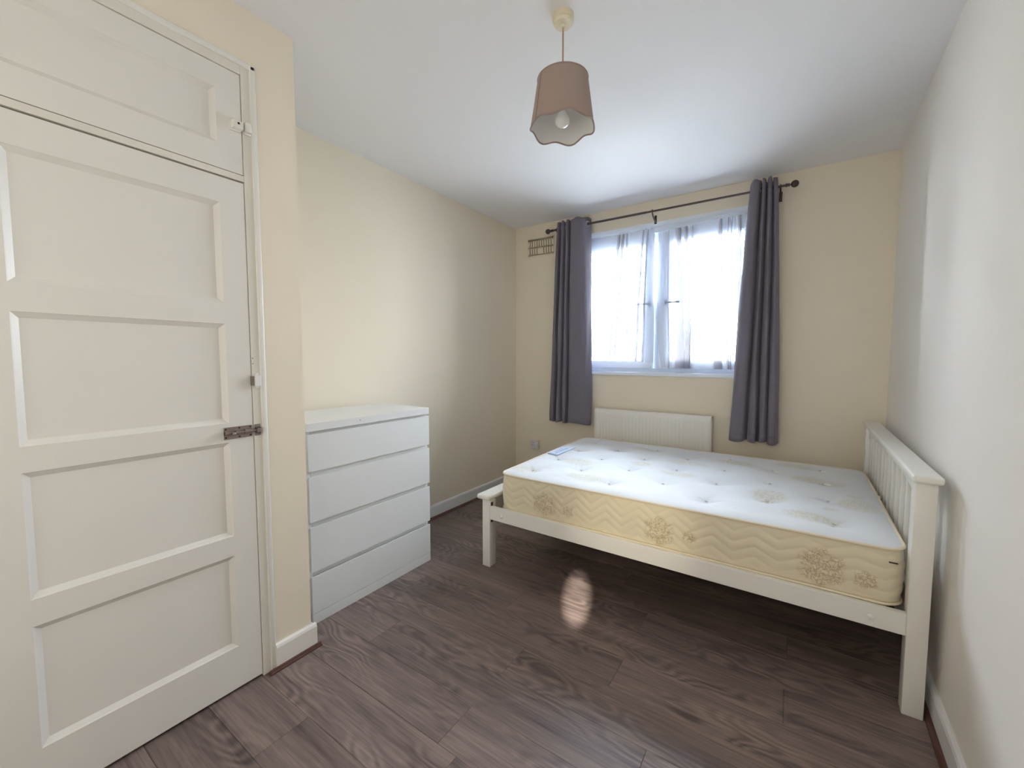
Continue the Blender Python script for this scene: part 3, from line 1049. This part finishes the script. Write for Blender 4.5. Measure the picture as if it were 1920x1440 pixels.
# cap with bullnose edge
b = B()
b.box(HBX-0.012, BY0-0.030, 0.878, HBX+0.070, BY1+0.028, 0.906, bev=0.009, seg=3, fn=hb)
obj('head_cap', b, M['bed'], bed, smooth=True)
# arched top rail
pts = []
n_ = 24
ya, yb = BY0+0.062, BY1-0.062
for i in range(n_+1):
    t = i/n_
    y = ya+(yb-ya)*t
    z = 0.800 + 0.044*(1-(abs(2*t-1))**4.0)
    pts.append((HBX+0.014, y, z))
b = B()
full = pts + [(HBX+0.014, yb, 0.878), (HBX+0.014, ya, 0.878)]
t = bmesh.new()
vs = [t.verts.new(p) for p in full]
f_ = t.faces.new(vs)
r_ = bmesh.ops.extrude_face_region(t, geom=[f_])
for v in r_['geom']:
    if isinstance(v, bmesh.types.BMVert):
        v.co.x += 0.026
bmesh.ops.recalc_face_normals(t, faces=t.faces)
for v in t.verts:
    v.co = hb(v.co)
b._merge(t)
obj('head_rail', b, M['bed'], bed)
obj('head_rail', B().box(HBX+0.014, ya, 0.34, HBX+0.040, yb, 0.43, bev=0.002, fn=hb), M['bed'], bed)
for i in range(12):
    y = -1.478 + 0.1138*i
    if y > -0.20:
        break
    obj('head_slat', B().box(HBX+0.016, y-0.0155, 0.43, HBX+0.034, y+0.0155, 0.850, bev=0.003, fn=hb), M['bed'], bed, smooth=True)
# foot posts, cap, rails
FX = 0.819
for ya in (BY0, BY1-0.062):
    obj('foot_post', B().box(FX, ya, 0, FX+0.058, ya+0.066, 0.440, bev=0.003), M['bed'], bed, smooth=True)
    if ya == BY0:
        for zz in (0.300, 0.400):
            obj('bolt_slot', B().box(FX+0.0575, ya+0.012, zz-0.014, FX+0.0590, ya+0.034, zz+0.014, bev=0.0006), M['slot'], bed)
obj('foot_cap', B().box(FX-0.022, BY0-0.032, 0.436, FX+0.074, BY1+0.030, 0.468, bev=0.0125, seg=4), M['bed'], bed, smooth=True)
obj('foot_rail', B().box(FX+0.012, BY0+0.066, 0.22, FX+0.036, BY1-0.062, 0.4375, bev=0.002), M['bed'], bed)
def tilt(v):   # the near rail drops a touch towards the head
    k = (v.x-0.885)/(2.789-0.885)
    return Vector((v.x, v.y, v.z-0.010*k))
for y0_, far in ((BY0+0.002, False), (BY1-0.026, True)):
    sr_ = obj('side_rail', B().box(FX+0.058, y0_, 0.309, HBX-0.0 if not far else HBX+0.035, y0_+0.024, 0.392, bev=0.002, fn=tilt), M['bed'], bed)
    if not far:
        for x_ in (0.966, 2.690):
            obj('bolt_cap', B().lathe([(0.012, 0), (0.011, 0.003), (0.007, 0.0055), (0, 0.0065)], (x_, y0_, 0.344 if x_ < 1.5 else 0.336), (0, -1, 0), 18), M['plastic'], sr_, smooth=True)
    obj('slat_ledge', B().box(FX+0.06, (y0_+0.024) if not far else y0_-0.025, 0.333, HBX-0.005, (y0_+0.049) if not far else y0_, 0.358), M['bed'], bed)
for i in range(16):
    x_ = 0.92 + i*0.117
    obj('base_slat', B().box(x_, BY0+0.028, 0.358, x_+0.065, BY1-0.028, 0.372, bev=0.001), M['slat_w'], bed)
obj('centre_beam', B().box(FX+0.036, -0.90, 0.315, HBX+0.02, -0.86, 0.357), M['bed'], bed)

# ------------------------------------------------------------------ mattress
ma = thing('mattress', (1.85, -0.9, 0.388), 'bare double mattress with cream damask cover, tufted top, on the white bed', 'mattress')
mz0, mzt, mzc = 0.375, 0.600, 0.612
NLx, NLy = 0.925, -1.582
def quad(s, t):        # s,t in 0..1 -> plan of the slightly askew mattress
    xa = 0.928 + (2.786-0.928)*s
    xb = 0.880 + (2.812-0.880)*s
    ya = -1.584
    ybf = -0.205 + (-0.245+0.205)*s
    return xa+(xb-xa)*t, ya+(ybf-ya)*t
LX, LY, RC = 1.89, 1.36, 0.075
def rr(s, t):          # square -> rounded rectangle, then quad
    x, y = (s-0.5)*LX, (t-0.5)*LY
    a, c = LX/2-RC, LY/2-RC
    if abs(x) > a and abs(y) > c:
        u, v = (abs(x)-a)/RC, (abs(y)-c)/RC
        u2, v2 = u*math.sqrt(1-v*v/2), v*math.sqrt(1-u*u/2)
        x = math.copysign(a+u2*RC, x)
        y = math.copysign(c+v2*RC, y)
    return quad(x/LX+0.5, y/LY+0.5)
tufts = []
for j, y in enumerate((-1.405, -1.230, -1.060, -0.885, -0.720, -0.550, -0.380)):
    for i in range(-1, 5):
        x = 1.065 + 0.506*i + (0.253 if j % 2 else 0)
        if 1.0 < x < 2.70:
            tufts.append((x, y))
patches = [(1.03, -1.43, .085, .075), (1.216, -1.09, .12, .075), (1.416, -1.40, .11, .06), (2.335, -1.16, .075, .085), (2.509, -1.40, .105, .06),
           (2.69, -1.10, .075, .10), (2.55, -0.72, .12, .07), (1.10, -0.74, .07, .05), (1.85, -0.71, .12, .06), (2.12, -0.52, .10, .06),
           (1.50, -0.45, .10, .06), (2.58, -1.24, .028, .022), (2.70, -0.95, .035, .02), (1.85, -1.02, .10, .05), (1.60, -0.90, .06, .05), (2.45, -0.40, .10, .06)]
def pat_at(x, y, P_):
    v = 0
    for px, py, ax, ay in P_:
        d = math.hypot((x-px)/ax, (y-py)/ay)
        v = max(v, min(1, max(0, (1.25-d)*2.2)))
    return v
NX, NY = 210, 150
bm = bmesh.new()
grid = []
vals = []
for j in range(NY+1):
    row = []
    for i in range(NX+1):
        s, t = i/NX, j/NY
        x, y = rr(s, t)
        e = min(s*LX, (1-s)*LX, t*LY, (1-t)*LY)
        z = mzt + 0.016*(1-math.exp(-e/0.035))
        edge = min(1, e/0.10)
        dd = 0
        cell = 0
        for tx, ty in tufts:
            r2 = (x-tx)**2+(y-ty)**2
            if r2 < 0.05:
                r = math.sqrt(r2)
                dd += 0.016*math.exp(-(r/0.026)) + 0.013*math.exp(-(r/0.075)**2)
                # creases radiating from the tuft
                an = math.atan2(y-ty, x-tx)
                dd += 0.0050*math.exp(-(r/0.07)**2)*max(0, math.cos(5*an+tx*30))**3
        z -= dd*edge
        z += 0.0016*math.sin(x*21+y*9)*edge + 0.0014*math.sin(y*27-x*8)*edge
        v = bm.verts.new((x, y, z))
        row.append(v)
        vals.append(pat_at(x, y, patches))
    grid.append(row)
for j in range(NY):
    for i in range(NX):
        bm.faces.new((grid[j][i], grid[j][i+1], grid[j+1][i+1], grid[j+1][i]))
h_ = B(); h_.bm.free(); h_.bm = bm
top = obj('quilted_top', h_, M['mtop'], ma, smooth=True, angle=180)
at = top.data.attributes.new('pattern', 'FLOAT', 'POINT')
at.data.foreach_set('value', vals)
# outline of the plan, evenly spaced
raw = []
for i in range(NX): raw.append(rr(i/NX, 0))
for j in range(NY): raw.append(rr(1, j/NY))
for i in range(NX): raw.append(rr(1-i/NX, 1))
for j in range(NY): raw.append(rr(0, 1-j/NY))
def resample(P_, d):
    out, acc = [P_[0]], 0
    n = len(P_)
    cum = [0]
    for i in range(n):
        a, b_ = P_[i], P_[(i+1) % n]
        cum.append(cum[-1]+math.hypot(b_[0]-a[0], b_[1]-a[1]))
    tot = cum[-1]
    m = int(tot/d)
    res = []
    k = 0
    for q in range(m):
        s = tot*q/m
        while cum[k+1] < s:
            k += 1
        a, b_ = P_[k], P_[(k+1) % n]
        f = (s-cum[k])/max(1e-9, cum[k+1]-cum[k])
        res.append((a[0]+(b_[0]-a[0])*f, a[1]+(b_[1]-a[1])*f))
    return res, tot
OUT, TOT = resample(raw, 0.006)
cenx, ceny = 1.85, -0.9
side_p = [(1.252, .474, .078, .066), (1.896, .470, .070, .072), (2.534, .474, .078, .078), (1.402, .462, .032, .030), (2.035, .474, .030, .032), (2.672, .462, .036, .034)]
NS = len(OUT)
NZ = 56
bm = bmesh.new()
rings = []
svals = []
for r in range(NZ+1):
    t = r/NZ
    z = mz0 + 0.012 + (mzt-mz0-0.012)*t
    ring = []
    for q in range(NS):
        x, y = OUT[q]
        a, b_ = OUT[(q-2) % NS], OUT[(q+2) % NS]
        tx, ty = b_[0]-a[0], b_[1]-a[1]
        L_ = math.hypot(tx, ty)
        nx, ny = ty/L_, -tx/L_
        s = TOT*q/NS
        bulge = 0.010*math.sin(math.pi*t)**0.6
        # herringbone quilting
        ph = (s/0.085) % 2
        zz = ph if ph < 1 else 2-ph
        w_ = math.sin((z/0.046 + zz*(0.95+0.5*math.sin(s*2.3)) + 0.25*math.sin(s*5.1))*math.pi)
        ql = 0.0042*(abs(w_)**0.6)*math.sin(math.pi*t)**0.3
        d = bulge+ql-0.007
        ring.append(bm.verts.new((x+nx*d, y+ny*d, z)))
        v = 0
        if ny < -0.9:
            for px, pz, ax, az in side_p:
                dd = math.hypot((x-px)/ax, (z-pz)/az)
                dd += 0.09*math.cos(6*math.atan2(z-pz, x-px))
                v = max(v, min(1, max(0, (1.10-dd)*4)))
        svals.append(v)
    rings.append(ring)
for r in range(NZ):
    for q in range(NS):
        q2 = (q+1) % NS
        bm.faces.new((rings[r][q], rings[r][q2], rings[r+1][q2], rings[r+1][q]))
nb = len(svals)
bot = bm.faces.new(rings[0][::-1])
h_ = B(); h_.bm.free(); h_.bm = bm
sd = obj('side_border', h_, M['mside'], ma, smooth=True, angle=180)
at = sd.data.attributes.new('pattern', 'FLOAT', 'POINT')
at.data.foreach_set('value', svals)
def pipe(z, off):
    pts = []
    for q in range(0, NS, 3):
        x, y = OUT[q]
        a, b_ = OUT[(q-2) % NS], OUT[(q+2) % NS]
        tx, ty = b_[0]-a[0], b_[1]-a[1]
        L_ = math.hypot(tx, ty)
        pts.append((x+ty/L_*off, y-tx/L_*off, z))
    return pts
obj('piping', B().tube(pipe(mzt+0.001, 0.001), 0.0058, 8, closed=True), M['piping'], ma, smooth=True)
obj('piping', B().tube(pipe(mz0+0.012, 0.001), 0.0055, 8, closed=True), M['piping'], ma, smooth=True)
for tx, ty in tufts:
    obj('tuft', B().ball((tx, ty, mzc-0.010), 0.006, 1.3, 1.0, 0.5, 10), M['tuft'], ma)
for bx, by in ((2.601, -0.451), (2.357, -0.617), (2.599, -0.764)):
    obj('felt_button', B().lathe([(0.017, 0), (0.016, 0.004), (0.010, 0.006), (0, 0.0065)], (bx, by, mzc-0.002), (0, 0, 1), 18), M['felt'], ma, smooth=True)
# little knotted tie at the piping by the headboard slats
kx, ky = 2.806, -0.86
b = B()
b.ball((kx-0.004, ky, 0.606), 0.011, 0.8, 1.2, 0.9, 12)
b.tube([(kx-0.004, ky, 0.608), (kx+0.006, ky+0.012, 0.600), (kx+0.009, ky+0.022, 0.590)], 0.004, 8)
obj('corner_tie', b, M['tuft'], ma, smooth=True)
# sewn label near the foot end
zl = 0.6175
lb = obj('sewn_label', B().poly([(0.935, -0.985, zl-0.004), (1.030, -1.000, zl-0.004), (1.035, -0.735, zl-0.004), (0.930, -0.725, zl-0.004)], (0, 0, 0.0048)), M['label'], ma)
b = B()
def strip(p, q, w):
    p, q = Vector(p), Vector(q)
    d = (q-p).normalized()
    u = Vector((-d.y, d.x, 0))*w/2
    b.poly([tuple(p+u), tuple(q+u), tuple(q-u), tuple(p-u)], (0, 0, 0.0006))
zi = zl+0.0009
strip((1.030, -0.998, zi), (1.035, -0.700, zi), 0.004)
strip((0.938, -0.983, zi), (1.028, -0.998, zi), 0.004)
random.seed(3)
yy = -0.955
while yy < -0.77:
    w_ = random.uniform(0.008, 0.02)
    strip((0.988+random.uniform(-.003, .003), yy, zi), (0.990+random.uniform(-.004, .004), yy+w_, zi), 0.007)
    yy += w_+0.008
yy = -0.93
while yy < -0.80:
    w_ = random.uniform(0.006, 0.014)
    strip((0.965, yy, zi), (0.966, yy+w_, zi), 0.003)
    yy += w_+0.006
obj('label_print', b, M['ink'], lb)
# maker's tab on the near side
obj('side_tab', B().box(2.735, -1.5985, 0.554, 2.760, -1.5930, 0.558, bev=0.0005), M['slot'], ma)

# ------------------------------------------------------------------ pendant lamp
lx, ly = 1.623, -2.120
la_ = thing('pendant_lamp', (lx, ly, H), 'pendant lamp with a mauve beige drum shade hanging from the ceiling', 'lamp')
b = B()
b.lathe([(0, 0.036), (0.0415, 0.036), (0.0425, 0.018), (0.0405, 0.014), (0.0375, 0.012), (0.0370, 0.005), (0.034, 0.001), (0.010, 0.0), (0.008, -0.010), (0.0, -0.011)], (lx, ly, H-0.036), (0, 0, 1), 40)
obj('ceiling_rose', b, M['rose'], la_, smooth=True)
ztop, zbt = 2.405, 2.222
obj('flex', B().cyl((lx, ly, 2.355), (lx, ly, H-0.04), 0.0034, 10), M['flex'], la_, smooth=True)
b = B()
b.cyl((lx, ly, 2.305), (lx, ly, 2.365), 0.017, 20, 0.012)
b.cyl((lx, ly, 2.310), (lx, ly, 2.317), 0.026, 20)
obj('lamp_holder', b, M['plastic'], la_, smooth=True)
Rt, Rb = 0.098, 0.124
LOB = 6
def shade_pt(a, t, inset=0.0):
    R = Rt+(Rb-Rt)*t - inset
    wv = math.cos(LOB*a+2.09)
    z = ztop + (zbt-ztop)*t - 0.0075*(wv)*(t**6)
    R += 0.003*wv*(t**3)
    return Vector((lx+R*math.cos(a), ly+R*math.sin(a), z))
NA = 112
def skin(inset):
    rows = [[shade_pt(2*math.pi*i/NA, t/16, inset) for i in range(NA+1)] for t in range(17)]
    return B().sheet(rows)
b = skin(0)
bmesh.ops.remove_doubles(b.bm, verts=b.bm.verts, dist=1e-5)
sh = obj('lamp_shade', b, M['shade'], la_, smooth=True, angle=180)
b = skin(0.0025)
bmesh.ops.remove_doubles(b.bm, verts=b.bm.verts, dist=1e-5)
obj('lining', b, M['shade_in'], sh, smooth=True, angle=180)
obj('binding', B().tube([shade_pt(2*math.pi*i/NA, 1.0, 0.001) for i in range(NA)], 0.0032, 8, closed=True), M['trim'], sh, smooth=True)
obj('binding', B().tube([shade_pt(2*math.pi*i/NA, 0.0, 0.001) for i in range(NA)], 0.0032, 8, closed=True), M['trim'], sh, smooth=True)
va = YAW + math.pi + math.radians(28)
obj('seam', B().tube([shade_pt(va, t/12, -0.0012) for t in range(13)], 0.0022, 6), M['trim'], sh, smooth=True)
# spider that holds the shade on the holder
b = B()
for k in range(3):
    a = k*2*math.pi/3+0.4
    b.tube([(lx+0.018*math.cos(a), ly+0.018*math.sin(a), 2.318), (lx+0.5*Rt*math.cos(a), ly+0.5*Rt*math.sin(a), 2.35), (lx+0.955*Rt*math.cos(a), ly+0.955*Rt*math.sin(a), ztop-0.002)], 0.0014, 6)
obj('spider', b, M['plastic'], sh)
b = B()
b.lathe([(0.012, 0.085), (0.0125, 0.072), (0.016, 0.060), (0.024, 0.047), (0.029, 0.035), (0.030, 0.027), (0.027, 0.014), (0.019, 0.005), (0.010, 0.001), (0, 0)], (lx, ly, 2.225), (0, 0, 1), 28)
obj('bulb', b, M['bulb'], la_, smooth=True)
